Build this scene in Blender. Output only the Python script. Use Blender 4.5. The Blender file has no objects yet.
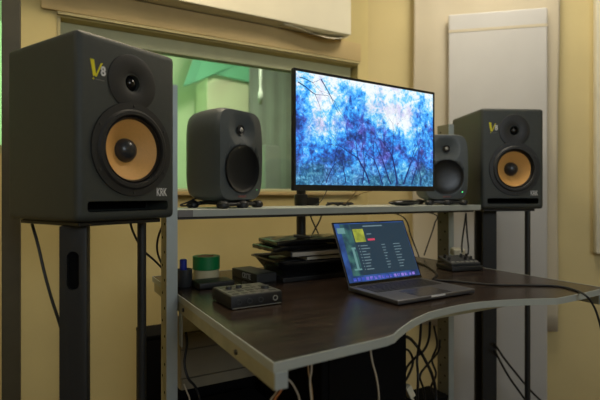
import bpy, bmesh, math, random
from mathutils import Vector, Matrix
random.seed(7)
S = bpy.context.scene
C = S.collection
PI = math.pi
F = 470.0; HZ = 194.0; CAMZ = 1.05

# ------------------------------------------------------------------ camera
cd = bpy.data.cameras.new('camera'); cam = bpy.data.objects.new('camera', cd); C.objects.link(cam)
cam.location = (0, 0, CAMZ); cam.rotation_euler = (PI/2, 0, 0)
cd.sensor_width = 36; cd.lens = F/600*36; cd.shift_y = -(200-HZ)/600
cd.clip_start = 0.02
cd.dof.use_dof = True; cd.dof.focus_distance = 1.45; cd.dof.aperture_fstop = 2.4
S.camera = cam

# ------------------------------------------------------------------ world, light, exposure
w = bpy.data.worlds.new('world'); S.world = w; w.use_nodes = True
w.node_tree.nodes['Background'].inputs[0].default_value = (0.6, 0.75, 1.0, 1)
w.node_tree.nodes['Background'].inputs[1].default_value = 0.3
def area(name, loc, target, sx, sy, power, col):
    l = bpy.data.lights.new(name, 'AREA'); l.shape = 'RECTANGLE'; l.size = sx; l.size_y = sy
    l.energy = power; l.color = col
    o = bpy.data.objects.new(name, l); C.objects.link(o); o.location = loc
    o.rotation_euler = (Vector(target)-Vector(loc)).to_track_quat('-Z', 'Y').to_euler()
    return o
area('ceiling_light_warm', (-0.35, 1.62, 2.62), (-0.35, 1.62, 0), 0.55, 0.55, 11.0, (1.0, 0.84, 0.60))
area('ceiling_light_room', (0.95, 1.95, 2.62), (0.95, 1.95, 0), 0.55, 0.55, 10.5, (1.0, 0.90, 0.74))
area('added_fill_left', (-1.5, 0.1, 2.62), (-1.5, 0.1, 0), 0.55, 0.55, 6.5, (1.0, 0.93, 0.74))  # added fill to brighten left-facing surfaces, no lamp known there
area('daylight_window', (1.6, -2.3, 1.95), (0.4, 2.0, 1.6), 2.2, 1.0, 40.0, (0.80, 0.90, 1.0))
S.view_settings.view_transform = 'Standard'; S.view_settings.look = 'None'
S.view_settings.gamma = 1.0; S.view_settings.use_curve_mapping = False
S.view_settings.exposure = 0.12
S.cycles.use_denoising = True
S.cycles.max_bounces = 8; S.cycles.caustics_reflective = False; S.cycles.caustics_refractive = False
S.cycles.sample_clamp_indirect = 4.0

# ------------------------------------------------------------------ frames of reference
TH = math.radians(29.2)
U = Vector((math.cos(TH), math.sin(TH), 0)); V = Vector((-math.sin(TH), math.cos(TH), 0))
P0 = Vector((-0.364, 1.404, 0))
def D(u, v, z=0): return P0 + U*u + V*v + Vector((0, 0, z))
def at(px, py, Z): return Vector(((px-300)/F*Z, Z, CAMZ-(py-HZ)/F*Z))
DESK = 0.75
def on_desk(px, py, z=DESK):
    Z = (CAMZ-z)*F/(py-HZ); return Vector(((px-300)/F*Z, Z, z))

# ------------------------------------------------------------------ materials
def srgb(r, g, b):
    f = lambda c: (c/255/12.92 if c/255 <= 0.04045 else ((c/255+0.055)/1.055)**2.4)
    return (f(r), f(g), f(b), 1)
def mat(name, col, rough=0.5, metal=0.0, noise=0.0, nscale=20, bump=0.0, bscale=200, emis=0.0, spec=0.5, coat=0.0, rvar=0.0):
    m = bpy.data.materials.new(name); m.use_nodes = True
    nt = m.node_tree; b = nt.nodes['Principled BSDF']
    b.inputs['Base Color'].default_value = col; b.inputs['Roughness'].default_value = rough
    b.inputs['Metallic'].default_value = metal; b.inputs['Specular IOR Level'].default_value = spec
    b.inputs['Coat Weight'].default_value = coat
    tc = nt.nodes.new('ShaderNodeTexCoord')
    if noise > 0:
        n = nt.nodes.new('ShaderNodeTexNoise'); n.inputs['Scale'].default_value = nscale; n.inputs['Detail'].default_value = 5
        nt.links.new(tc.outputs['Object'], n.inputs['Vector'])
        r = nt.nodes.new('ShaderNodeValToRGB')
        r.color_ramp.elements[0].position = 0.3; r.color_ramp.elements[1].position = 0.7
        r.color_ramp.elements[0].color = tuple(c*(1-noise) for c in col[:3])+(1,)
        r.color_ramp.elements[1].color = tuple(min(1, c*(1+noise)) for c in col[:3])+(1,)
        nt.links.new(n.outputs['Fac'], r.inputs['Fac']); nt.links.new(r.outputs['Color'], b.inputs['Base Color'])
        if rvar > 0:
            mr = nt.nodes.new('ShaderNodeMapRange'); mr.inputs['To Min'].default_value = max(0.02, rough-rvar); mr.inputs['To Max'].default_value = rough+rvar
            nt.links.new(n.outputs['Fac'], mr.inputs['Value']); nt.links.new(mr.outputs['Result'], b.inputs['Roughness'])
    if bump > 0:
        n2 = nt.nodes.new('ShaderNodeTexNoise'); n2.inputs['Scale'].default_value = bscale; n2.inputs['Detail'].default_value = 3
        nt.links.new(tc.outputs['Object'], n2.inputs['Vector'])
        bp = nt.nodes.new('ShaderNodeBump'); bp.inputs['Strength'].default_value = bump; bp.inputs['Distance'].default_value = 0.002
        nt.links.new(n2.outputs['Fac'], bp.inputs['Height']); nt.links.new(bp.outputs['Normal'], b.inputs['Normal'])
    if emis > 0:
        b.inputs['Emission Color'].default_value = col; b.inputs['Emission Strength'].default_value = emis
    return m

M = {}
M['wall'] = mat('wall_paint', srgb(214, 197, 138), 0.85, noise=0.05, nscale=3, bump=0.15, bscale=90)
M['wall_right'] = mat('wall_paint_side', srgb(214, 198, 146), 0.85, noise=0.05, nscale=3, bump=0.15, bscale=90)
M['casing'] = mat('casing_paint', srgb(206, 182, 130), 0.7, noise=0.06, nscale=8)
M['plate'] = mat('brushed_plate', srgb(108, 108, 104), 0.4, metal=0.5, noise=0.35, nscale=60)
M['olive_trim'] = mat('olive_trim', srgb(180, 168, 120), 0.55, noise=0.08, nscale=14)
M['green_frame'] = mat('green_frame', srgb(212, 214, 172), 0.5, noise=0.06, nscale=10)
M['panel_cream'] = mat('cream_panel', srgb(226, 220, 196), 0.8, noise=0.03, nscale=6)
M['floor'] = mat('floor_boards', srgb(92, 70, 50), 0.5, noise=0.2, nscale=8)
M['ceiling'] = mat('ceiling_paint', srgb(225, 222, 212), 0.9, noise=0.02, nscale=5)
M['cloth'] = mat('white_cloth', srgb(196, 195, 192), 0.9, noise=0.03, nscale=5, bump=0.2, bscale=300)
M['cloth_cream'] = mat('cream_cloth', srgb(202, 192, 168), 0.9, noise=0.03, nscale=5, bump=0.2, bscale=300)
M['post_dark'] = mat('dark_post', srgb(74, 70, 54), 0.5, noise=0.15, nscale=9)
M['speaker_vinyl'] = mat('speaker_vinyl', srgb(57, 62, 60), 0.5, noise=0.06, nscale=60, bump=0.3, bscale=900)
M['speaker_baffle'] = mat('speaker_baffle', srgb(56, 58, 58), 0.45, noise=0.03, nscale=40)
M['rubber'] = mat('black_rubber', srgb(30, 31, 33), 0.42, noise=0.1, nscale=30)
M['rubber_ring'] = mat('ring_rubber', srgb(36, 37, 39), 0.5, noise=0.1, nscale=30)
M['black'] = mat('black_plastic', srgb(24, 25, 27), 0.45, noise=0.1, nscale=30)
M['deep'] = mat('matte_black', srgb(13, 13, 14), 0.9, noise=0.1, nscale=10, spec=0.12)
M['gloss'] = mat('gloss_black', srgb(20, 21, 23), 0.14, noise=0.1, nscale=30)
M['cap'] = mat('dust_cap_black', srgb(48, 51, 56), 0.28, noise=0.05, nscale=30)
M['stand'] = mat('stand_steel', srgb(36, 38, 39), 0.5, noise=0.06, nscale=30)
M['cone'] = mat('aramid_cone', srgb(232, 176, 100), 0.5, noise=0.10, nscale=500, bump=0.4, bscale=900)
M['yellow'] = mat('yellow_print', srgb(232, 222, 30), 0.5, noise=0.02, nscale=30)
M['white'] = mat('white_print', srgb(225, 225, 225), 0.5, noise=0.02, nscale=30)
M['grey_print'] = mat('grey_print', srgb(120, 118, 116), 0.5, noise=0.02, nscale=30)
M['red_print'] = mat('red_print', srgb(150, 96, 92), 0.5, noise=0.02, nscale=30)
M['metal'] = mat('cool_lit_steel', srgb(172, 182, 182), 0.45, metal=0.25, noise=0.05, nscale=15)  # desk steel with the cool daylight on its fronts put into the colour
M['olive_metal'] = mat('warm_lit_steel', srgb(172, 168, 138), 0.5, metal=0.2, noise=0.12, nscale=18)  # same steel, olive cast of the light on its sides put into the colour
M['shaded_post'] = mat('shaded_steel', srgb(122, 118, 98), 0.6, noise=0.12, nscale=18)  # darker copy of the post steel, shade put into its colour
M['bar'] = mat('pale_grey_plastic', srgb(178, 172, 160), 0.4, noise=0.05, nscale=30)
M['shelfedge'] = mat('shelf_edge', srgb(172, 178, 172), 0.5, noise=0.05, nscale=12)
M['silver'] = mat('silver_metal', srgb(168, 168, 164), 0.35, metal=0.6, noise=0.05, nscale=20)
M['genelec'] = mat('dark_grey_aluminium', srgb(80, 87, 90), 0.42, metal=0.0, noise=0.04, nscale=80, bump=0.15, bscale=900)
M['grille'] = mat('woofer_grille', srgb(24, 27, 31), 0.30, noise=0.15, nscale=300, bump=0.12, bscale=1200)
M['laptop'] = mat('space_grey', srgb(108, 108, 114), 0.35, metal=0.7, noise=0.03, nscale=40)
M['keys'] = mat('black_keys', srgb(18, 18, 20), 0.5, noise=0.1, nscale=50)
M['trackpad'] = mat('trackpad', srgb(84, 84, 92), 0.25, metal=0.6, noise=0.02, nscale=50)
M['green'] = mat('green_tape', srgb(20, 130, 74), 0.4, noise=0.05, nscale=30)
M['creamtape'] = mat('cream_tape', srgb(205, 196, 160), 0.6, noise=0.05, nscale=30)
M['blue'] = mat('blue_cap', srgb(30, 50, 150), 0.4, noise=0.05, nscale=30)
M['cardboard'] = mat('cardboard_core', srgb(160, 130, 90), 0.8, noise=0.1, nscale=30)
M['darkgrey'] = mat('dark_grey_plastic', srgb(52, 54, 56), 0.4, noise=0.1, nscale=40)
M['beige_unit'] = mat('beige_laminate', srgb(150, 140, 116), 0.6, noise=0.08, nscale=9)
M['paper'] = mat('paper_edges', srgb(206, 202, 188), 0.7, noise=0.08, nscale=80)
M['whitecable'] = mat('white_cable', srgb(190, 180, 160), 0.5, noise=0.05, nscale=30)
M['orangecable'] = mat('orange_cable', srgb(190, 120, 70), 0.5, noise=0.05, nscale=30)
M['led_green'] = mat('led_green', (0.1, 1.0, 0.25, 1), 0.4, emis=2.5)
M['led_dim'] = mat('led_dim', (0.15, 0.8, 0.3, 1), 0.4, emis=0.5)
M['lamp_white'] = mat('lamp_diffuser', (1, 0.9, 0.7, 1), 0.4, emis=2.0)
M['live_wall'] = mat('live_room_paint', srgb(216, 220, 196), 0.85, noise=0.04, nscale=3)
M['live_grey'] = mat('grey_curtain', srgb(150, 150, 150), 0.9, noise=0.08, nscale=5)
M['live_teal'] = mat('teal_board', srgb(120, 190, 160), 0.8, noise=0.04, nscale=5)

def wood_mat():
    m = bpy.data.materials.new('dark_wenge'); m.use_nodes = True; nt = m.node_tree; b = nt.nodes['Principled BSDF']
    tc = nt.nodes.new('ShaderNodeTexCoord'); mp = nt.nodes.new('ShaderNodeMapping')
    mp.inputs['Scale'].default_value = (2.2, 22, 8)
    n = nt.nodes.new('ShaderNodeTexNoise'); n.inputs['Scale'].default_value = 3.2; n.inputs['Detail'].default_value = 8; n.inputs['Distortion'].default_value = 0.6
    r = nt.nodes.new('ShaderNodeValToRGB')
    r.color_ramp.elements[0].position = 0.3; r.color_ramp.elements[0].color = srgb(24, 19, 16)
    r.color_ramp.elements[1].position = 0.72; r.color_ramp.elements[1].color = srgb(60, 47, 39)
    nt.links.new(tc.outputs['Object'], mp.inputs['Vector']); nt.links.new(mp.outputs['Vector'], n.inputs['Vector'])
    nt.links.new(n.outputs['Fac'], r.inputs['Fac'])
    n2 = nt.nodes.new('ShaderNodeTexNoise'); n2.inputs['Scale'].default_value = 60; n2.inputs['Detail'].default_value = 3
    nt.links.new(tc.outputs['Object'], n2.inputs['Vector'])
    r2 = nt.nodes.new('ShaderNodeValToRGB'); r2.color_ramp.elements[0].position = 0.69; r2.color_ramp.elements[0].color = (0, 0, 0, 1)
    r2.color_ramp.elements[1].position = 0.78; r2.color_ramp.elements[1].color = (0.45, 0.45, 0.45, 1)
    mx = nt.nodes.new('ShaderNodeMixRGB'); mx.inputs['Color2'].default_value = srgb(150, 128, 105)
    nt.links.new(n2.outputs['Fac'], r2.inputs['Fac']); nt.links.new(r2.outputs['Color'], mx.inputs['Fac'])
    nt.links.new(r.outputs['Color'], mx.inputs['Color1']); nt.links.new(mx.outputs['Color'], b.inputs['Base Color'])
    b.inputs['Roughness'].default_value = 0.24; b.inputs['Specular IOR Level'].default_value = 0.4
    return m
M['wood'] = wood_mat()

def glass_mat():
    m = bpy.data.materials.new('window_glass'); m.use_nodes = True; nt = m.node_tree
    for n in list(nt.nodes):
        if n.type != 'OUTPUT_MATERIAL': nt.nodes.remove(n)
    out = nt.nodes[0]
    t = nt.nodes.new('ShaderNodeBsdfTransparent'); t.inputs[0].default_value = (0.86, 0.95, 0.88, 1)
    g = nt.nodes.new('ShaderNodeBsdfGlossy'); g.inputs['Roughness'].default_value = 0.03
    f = nt.nodes.new('ShaderNodeFresnel'); f.inputs[0].default_value = 1.5
    x = nt.nodes.new('ShaderNodeMixShader')
    nt.links.new(f.outputs[0], x.inputs[0]); nt.links.new(t.outputs[0], x.inputs[1]); nt.links.new(g.outputs[0], x.inputs[2])
    nt.links.new(x.outputs[0], out.inputs['Surface'])
    return m
M['glass'] = glass_mat()

def screen_mat():
    # wallpaper of a blossoming tree against a bright blue sky; the panel gives off the light
    m = bpy.data.materials.new('monitor_screen'); m.use_nodes = True; nt = m.node_tree; b = nt.nodes['Principled BSDF']
    L = nt.links.new
    tc = nt.nodes.new('ShaderNodeTexCoord')
    sep = nt.nodes.new('ShaderNodeSeparateXYZ'); L(tc.outputs['Object'], sep.inputs[0])
    def noise(sc, det, rough=0.6, dist=0.0):
        n = nt.nodes.new('ShaderNodeTexNoise'); n.inputs['Scale'].default_value = sc; n.inputs['Detail'].default_value = det
        n.inputs['Roughness'].default_value = rough; n.inputs['Distortion'].default_value = dist
        L(tc.outputs['Object'], n.inputs['Vector']); return n
    def ramp(src, stops):
        r = nt.nodes.new('ShaderNodeValToRGB'); e = r.color_ramp.elements
        e[0].position, e[0].color = stops[0]; e[1].position, e[1].color = stops[-1]
        for p, c in stops[1:-1]:
            q = e.new(p); q.color = c
        L(src, r.inputs['Fac']); return r
    def mix(fac, a, c, mode='MIX'):
        x = nt.nodes.new('ShaderNodeMixRGB'); x.blend_type = mode
        if isinstance(fac, float): x.inputs[0].default_value = fac
        else: L(fac, x.inputs[0])
        for i, s in ((1, a), (2, c)):
            if isinstance(s, tuple): x.inputs[i].default_value = s
            else: L(s, x.inputs[i])
        return x
    def math_(op, a, c):
        x = nt.nodes.new('ShaderNodeMath'); x.operation = op
        for i, s in ((0, a), (1, c)):
            if isinstance(s, (int, float)): x.inputs[i].default_value = s
            else: L(s, x.inputs[i])
        return x
    big = noise(7, 5, 0.62); fine = noise(70, 4, 0.75, 0.5); mid = noise(24, 4, 0.7, 0.6)
    # height in the picture and distance to the bright cloud right of the middle
    bright = nt.nodes.new('ShaderNodeVectorMath'); bright.operation = 'DISTANCE'; L(tc.outputs['Object'], bright.inputs[0]); bright.inputs[1].default_value = (0.40, 0, 0.27)
    b2 = nt.nodes.new('ShaderNodeVectorMath'); b2.operation = 'DISTANCE'; L(tc.outputs['Object'], b2.inputs[0]); b2.inputs[1].default_value = (0.13, 0, 0.23)
    s1 = math_('MULTIPLY', bright.outputs['Value'], -2.1); s2 = math_('MULTIPLY', b2.outputs['Value'], -2.6)
    mxx = math_('MAXIMUM', math_('MAXIMUM', s1.outputs[0], s2.outputs[0]).outputs[0], -0.32)
    hgt = math_('MULTIPLY', sep.outputs['Z'], 1.2)
    v = math_('ADD', math_('MULTIPLY', big.outputs['Fac'], 1.55).outputs[0], math_('MULTIPLY', mid.outputs['Fac'], 0.9).outputs[0])
    v = math_('ADD', v.outputs[0], mxx.outputs[0]); v = math_('ADD', v.outputs[0], hgt.outputs[0])
    v = math_('ADD', v.outputs[0], math_('MULTIPLY', fine.outputs['Fac'], 0.8).outputs[0])
    v = math_('SUBTRACT', v.outputs[0], 1.10)
    sky = ramp(v.outputs[0], [(0.22, (0.012, 0.04, 0.17, 1)), (0.36, (0.03, 0.12, 0.55, 1)), (0.48, (0.03, 0.36, 1.0, 1)), (0.62, (0.20, 0.68, 1.0, 1)), (0.78, (0.90, 0.96, 1.0, 1))])
    # violet blossom speckle
    pn = noise(13, 4, 0.6, 0.4)
    pf = ramp(pn.outputs['Fac'], [(0.50, (0, 0, 0, 1)), (0.66, (0.42, 0.42, 0.42, 1))])
    pc = ramp(fine.outputs['Fac'], [(0.38, (0.05, 0.02, 0.30, 1)), (0.55, (0.30, 0.20, 0.85, 1)), (0.68, (0.75, 0.62, 1.0, 1))])
    c = mix(pf.outputs[0], sky.outputs[0], pc.outputs[0])
    # teal ground cover low in the picture
    low = ramp(math_('ADD', sep.outputs['Z'], math_('MULTIPLY', mid.outputs['Fac'], 0.12).outputs[0]).outputs[0], [(0.10, (0.7, 0.7, 0.7, 1)), (0.17, (0, 0, 0, 1))])
    lc = ramp(fine.outputs['Fac'], [(0.36, (0.005, 0.05, 0.10, 1)), (0.52, (0.04, 0.25, 0.45, 1)), (0.66, (0.25, 0.70, 0.90, 1))])
    c = mix(low.outputs[0], c.outputs[0], lc.outputs[0])
    b.inputs['Base Color'].default_value = (0.01, 0.01, 0.01, 1); b.inputs['Roughness'].default_value = 0.3
    L(c.outputs[0], b.inputs['Emission Color']); b.inputs['Emission Strength'].default_value = 0.95
    return m
M['screen'] = screen_mat()
def flat_emit(name, col, s=1.0):
    m = mat(name, (0.01, 0.01, 0.01, 1), 0.3); b = m.node_tree.nodes['Principled BSDF']
    b.inputs['Emission Color'].default_value = col; b.inputs['Emission Strength'].default_value = s; return m

# ------------------------------------------------------------------ mesh helpers
def link(name, me, m, parent=None):
    o = bpy.data.objects.new(name, me); C.objects.link(o)
    for x in (m if isinstance(m, (list, tuple)) else [m]): o.data.materials.append(x)
    o.parent = parent; return o
def obj(name, bm, m, parent=None, smooth=False, loc=None, rot=None):
    bmesh.ops.recalc_face_normals(bm, faces=bm.faces)
    me = bpy.data.meshes.new(name); bm.to_mesh(me); bm.free()
    if smooth:
        for p in me.polygons: p.use_smooth = True
        me.set_sharp_from_angle(angle=math.radians(38))
    o = link(name, me, m, parent)
    if loc is not None: o.location = loc
    if rot is not None: o.rotation_euler = rot
    return o
def B(): return bmesh.new()
def bx(bm, x0, x1, y0, y1, z0, z1, bev=0.0, seg=2, mtx=None):
    t = bmesh.new(); bmesh.ops.create_cube(t, size=1)
    for v in t.verts:
        v.co = Vector(((x0+x1)/2+v.co.x*(x1-x0), (y0+y1)/2+v.co.y*(y1-y0), (z0+z1)/2+v.co.z*(z1-z0)))
    if bev > 0: bmesh.ops.bevel(t, geom=t.edges[:], offset=bev, segments=seg, profile=0.6, affect='EDGES')
    if mtx is not None: bmesh.ops.transform(t, matrix=mtx, verts=t.verts)
    me = bpy.data.meshes.new('t'); t.to_mesh(me); t.free(); bm.from_mesh(me); bpy.data.meshes.remove(me); return bm
def box(*a, **k): return bx(B(), *a, **k)
def lathe(bm, prof, n=48, mtx=None):
    """profile of (r, h) turned about the local z axis"""
    rings = []
    for r, h in prof:
        if r < 1e-6: rings.append([bm.verts.new((mtx @ Vector((0, 0, h))) if mtx else (0, 0, h))])
        else:
            rings.append([bm.verts.new((mtx @ Vector((r*math.cos(2*PI*k/n), r*math.sin(2*PI*k/n), h))) if mtx else (r*math.cos(2*PI*k/n), r*math.sin(2*PI*k/n), h)) for k in range(n)])
    for a, b in zip(rings[:-1], rings[1:]):
        for k in range(n):
            q = (k+1) % n
            if len(a) == 1 and len(b) == 1: continue
            if len(a) == 1: bm.faces.new((a[0], b[k], b[q]))
            elif len(b) == 1: bm.faces.new((a[k], a[q], b[0]))
            else: bm.faces.new((a[k], a[q], b[q], b[k]))
    return bm
def front_mtx(x, z, y=0):
    """lathe axis pointing out of a front face (towards -y)"""
    return Matrix.Translation((x, y, z)) @ Matrix.Rotation(PI/2, 4, 'X')
def prism(bm, pts, z0, z1):
    lo = [bm.verts.new((p[0], p[1], z0)) for p in pts]; hi = [bm.verts.new((p[0], p[1], z1)) for p in pts]
    n = len(pts); bm.faces.new(lo[::-1]); bm.faces.new(hi)
    for k in range(n): bm.faces.new((lo[k], lo[(k+1) % n], hi[(k+1) % n], hi[k]))
    return bm
def catmull(pts, per=8):
    pts = [Vector(p) for p in pts]; out = []
    P = [pts[0]*2-pts[1]]+pts+[pts[-1]*2-pts[-2]]
    for i in range(1, len(P)-2):
        for k in range(per):
            t = k/per; a, b, c, d = P[i-1], P[i], P[i+1], P[i+2]
            out.append(0.5*((2*b)+(c-a)*t+(2*a-5*b+4*c-d)*t*t+(3*b-a-3*c+d)*t**3))
    out.append(pts[-1]); return out
def tube(bm, pts, r, n=8, smooth=True, per=8):
    p = catmull(pts, per) if smooth and len(pts) > 2 else [Vector(q) for q in pts]
    prev = None; up = Vector((0.13, 0.21, 0.97)).normalized()
    for i, q in enumerate(p):
        t = (p[min(i+1, len(p)-1)]-p[max(i-1, 0)])
        if t.length < 1e-9: t = Vector((0, 0, 1))
        t.normalize(); s = t.cross(up)
        if s.length < 1e-3: s = t.cross(Vector((1, 0, 0)))
        s.normalize(); up = s.cross(t).normalized()
        ring = [bm.verts.new(q+(s*math.cos(2*PI*k/n)+up*math.sin(2*PI*k/n))*r) for k in range(n)]
        if prev:
            for k in range(n): bm.faces.new((prev[k], prev[(k+1) % n], ring[(k+1) % n], ring[k]))
        else: bm.faces.new(ring[::-1])
        prev = ring
    bm.faces.new(prev); return bm
def thing(name, label, cat, loc=(0, 0, 0), rz=0.0, group=None):
    o = bpy.data.objects.new(name, None); C.objects.link(o); o.location = loc; o.rotation_euler = (0, 0, rz)
    o['label'] = label; o['category'] = cat
    if group: o['group'] = group
    return o
def tag(o, label, cat, group=None):
    o['label'] = label; o['category'] = cat
    if group: o['group'] = group
    return o
def struct(o): o['kind'] = 'structure'; return o
def text_mesh(name, s, size, m, parent, loc, rot, depth=0.0006, sx=1.0, bold=0.0, space=1.0):
    cu = bpy.data.curves.new(name, 'FONT'); cu.body = s; cu.size = size; cu.extrude = depth; cu.offset = bold; cu.space_character = space
    cu.align_x = 'CENTER'; cu.align_y = 'CENTER'
    t = bpy.data.objects.new('tmp_text', cu); C.objects.link(t)
    dg = bpy.context.evaluated_depsgraph_get(); me = bpy.data.meshes.new_from_object(t.evaluated_get(dg))
    bpy.data.objects.remove(t); me.name = name; me.materials.clear()
    o = link(name, me, m, parent); o.location = loc; o.rotation_euler = rot; o.scale = (sx, 1, 1)
    return o
def cut(o, cutters):
    for c in cutters:
        md = o.modifiers.new('b', 'BOOLEAN'); md.operation = 'DIFFERENCE'; md.solver = 'EXACT'; md.object = c
    dg = bpy.context.evaluated_depsgraph_get(); dg.update()
    me = bpy.data.meshes.new_from_object(o.evaluated_get(dg)); o.modifiers.clear()
    mats = [m for m in o.data.materials]; o.data = me; me.materials.clear()
    for m in mats: me.materials.append(m)
    for p in me.polygons: p.use_smooth = True
    me.set_sharp_from_angle(angle=math.radians(35))
    for c in cutters: bpy.data.objects.remove(c)
def copy_tree(o, parent=None):
    c = o.copy(); C.objects.link(c); c.parent = parent
    for ch in [q for q in C.objects if q.parent is o]: copy_tree(ch, c)
    return c

# ================================================================== ROOM SHELL
VW = 0.80; RH = 2.7; WT = 0.20; FL = -0.09
def slab(bm, a, b, z0, z1, t, n):
    """upright wall piece from a to b, thickness t along n"""
    a, b, n = Vector((a[0], a[1])), Vector((b[0], b[1])), Vector((n[0], n[1]))
    return prism(bm, [a, b, b+n*t, a+n*t], z0, z1)
WINU0, WINU1, WZ0, WZ1 = -0.295, 1.247, 1.062, 1.79
UC = 1.319
corner = D(UC, VW)
bm = B()
def wp(u0, u1, z0, z1): slab(bm, D(u0, VW), D(u1, VW), z0, z1, WT, V)
wp(-0.475, WINU0, FL, RH); wp(WINU0, WINU1, FL, WZ0); wp(WINU0, WINU1, WZ1, RH); wp(WINU1, UC+0.1, FL, RH)
wp(-1.3, -0.475, FL, 1.21); wp(-1.3, -0.475, 2.0, RH); wp(-2.9, -1.3, FL, RH)
struct(obj('wall_back', bm, M['wall']))
R = Vector((0.9778, -0.2115, 0)).normalized(); RN = Vector((0.2115, 0.9778, 0)).normalized()
def RW(t, off=0, z=0): return corner+R*t-RN*off+Vector((0, 0, z))   # off: out of the wall into the room
struct(obj('wall_right', slab(B(), corner, RW(2.9), FL, RH, WT, RN), M['wall_right']))
e1 = RW(2.9); e0 = D(-2.9, VW)
struct(obj('wall_side', slab(B(), (e1.x, e1.y+0.1), (e1.x, -2.4), FL, RH, WT, (1, 0)), M['wall_right']))
struct(obj('wall_left', slab(B(), (e0.x, e0.y+0.2), (e0.x, -2.4), FL, RH, WT, (-1, 0)), M['wall']))
struct(obj('wall_rear', slab(B(), (e0.x-0.2, -2.4), (e1.x+0.2, -2.4), FL, RH, WT, (0, -1)), M['wall']))
fl = [(e0.x-0.2, -2.6), (e1.x+0.2, -2.6), (e1.x+0.2, 7.2), (e0.x-2.5, 7.2), (e0.x-2.5, 0)]
struct(obj('floor', prism(B(), fl, FL-0.1, FL), M['floor']))
struct(obj('ceiling', prism(B(), fl, RH, RH+0.1), M['ceiling']))

# window 1: reveal, frame rails, pane; casing above
win = struct(bpy.data.objects.new('window_1', None)); C.objects.link(win); win.location = D(0, VW); win.rotation_euler = (0, 0, TH)
bm = B()
bx(bm, WINU0, WINU1, -0.018, 0.003, WZ1+0.006, WZ1+0.018)
bx(bm, WINU0, WINU0+0.012, -0.004, 0.2, WZ0, WZ1)
obj('head_trim', bm, M['olive_trim'], win)
bm = B()
bx(bm, WINU0+0.012, WINU1-0.012, 0.055, 0.11, WZ1-0.068, WZ1-0.001, 0.004); bx(bm, WINU0+0.012, WINU1-0.012, 0.055, 0.11, WZ0, WZ0+0.015, 0.004)
bx(bm, WINU0+0.012, WINU0+0.05, 0.055, 0.11, WZ0, WZ1-0.068, 0.004); bx(bm, WINU1-0.04, WINU1, 0.055, 0.11, WZ0, WZ1-0.068, 0.004)
obj('window_frame', bm, M['green_frame'], win)
obj('pane', box(WINU0+0.03, WINU1-0.03, 0.080, 0.086, WZ0+0.01, WZ1-0.05), M['glass'], win)
obj('sill', box(WINU0, WINU1, -0.015, 0.055, WZ0-0.018, WZ0, 0.003), M['casing'], win)
cas = box(WINU0-0.06, WINU1+0.012, -0.016, 0.0, WZ1+0.02, WZ1+0.125, 0.008)
o = obj('trim_1', cas, M['casing'], None, True, D(0, VW), (0, 0, TH)); struct(o)
w2 = struct(bpy.data.objects.new('window_2', None)); C.objects.link(w2); w2.location = D(0, VW); w2.rotation_euler = (0, 0, TH)
bm = B(); bx(bm, -1.3, -0.475, 0.08, 0.12, 1.21, 1.25); bx(bm, -1.3, -0.475, 0.08, 0.12, 1.96, 2.0); bx(bm, -1.3, -1.26, 0.08, 0.12, 1.21, 2.0); bx(bm, -0.485, -0.475, 0.08, 0.12, 1.21, 2.0)
obj('window_frame', bm, M['green_frame'], w2)
obj('pane', box(-1.27, -0.48, 0.097, 0.103, 1.24, 1.97), M['glass'], w2)

# cream boxed panel over the window
p = thing('acoustic_panel', 'long cream boxed panel fixed to the wall above the window', 'panel', D(0, VW, 0), TH)
obj('panel_box', box(-0.9, 1.128, -0.10, 0, 1.918, 2.5, 0.004), M['panel_cream'], p)
# peeling paper under the panel
bm = B(); g = []
for i in range(13):
    s = i/12; row = []
    for j in range(4):
        q = j/3
        row.append(bm.verts.new((0.72+0.40*s, -0.03-0.062*q, 1.915-0.030*(math.sin(PI*s**1.6)*q)-0.004*q)))
    g.append(row)
for i in range(12):
    for j in range(3): bm.faces.new((g[i][j], g[i+1][j], g[i+1][j+1], g[i][j+1]))
o = obj('loose_paper', bm, M['panel_cream'], None, True, D(0, VW, 0), (0, 0, TH))
sm = o.modifiers.new('s', 'SOLIDIFY'); sm.thickness = 0.0015
tag(o, 'curled strip of white paper sagging under the cream panel', 'paper')

# dark upright before the wall
q = at(11.5, 200, 1.70)
o = obj('square_post', box(-0.029, 0.029, -0.02, 0.02, FL, RH-0.001, 0.003), M['post_dark'], None, False, (q.x, q.y, 0), (0, 0, math.radians(28)))
tag(o, 'dark square floor-to-ceiling post beside the big speaker', 'post')

# ------------------------------------------------------------------ room beyond the glass
def LV(u, v, z=0): return D(u, v, z)
bm = B(); slab(bm, D(-4.2, 3.9), D(3.2, 3.9), FL, RH, 0.1, V); struct(obj('wall_far', bm, M['live_wall']))
bm = B(); slab(bm, D(3.0, 1.05), D(3.0, 3.9), FL, RH, 0.1, U); struct(obj('wall_far_right', bm, M['live_wall']))
bm = B(); slab(bm, D(-4.0, 1.0), D(-4.0, 3.9), FL, RH, 0.1, -U); struct(obj('wall_far_left', bm, M['live_wall']))
area('live_room_green_lamp', D(-0.9, 2.2, 2.5), D(-0.3, 3.9, 1.3), 0.4, 0.4, 33, (0.52, 1.0, 0.52))
area('live_room_warm_lamp', D(1.0, 1.7, 2.55), D(0.6, 3.6, 1.2), 0.3, 0.3, 23, (1.0, 0.95, 0.74))
def lv_u(px, v):      # u on plane v for a column of the photograph
    k = (px-300)/F; return (0.364+0.488*v+k*(1.404+0.873*v))/(0.873-k*0.488)
def lv_z(px, py, v):
    u = lv_u(px, v); Z = D(u, v).y; return CAMZ-(py-HZ)/F*Z
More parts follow.
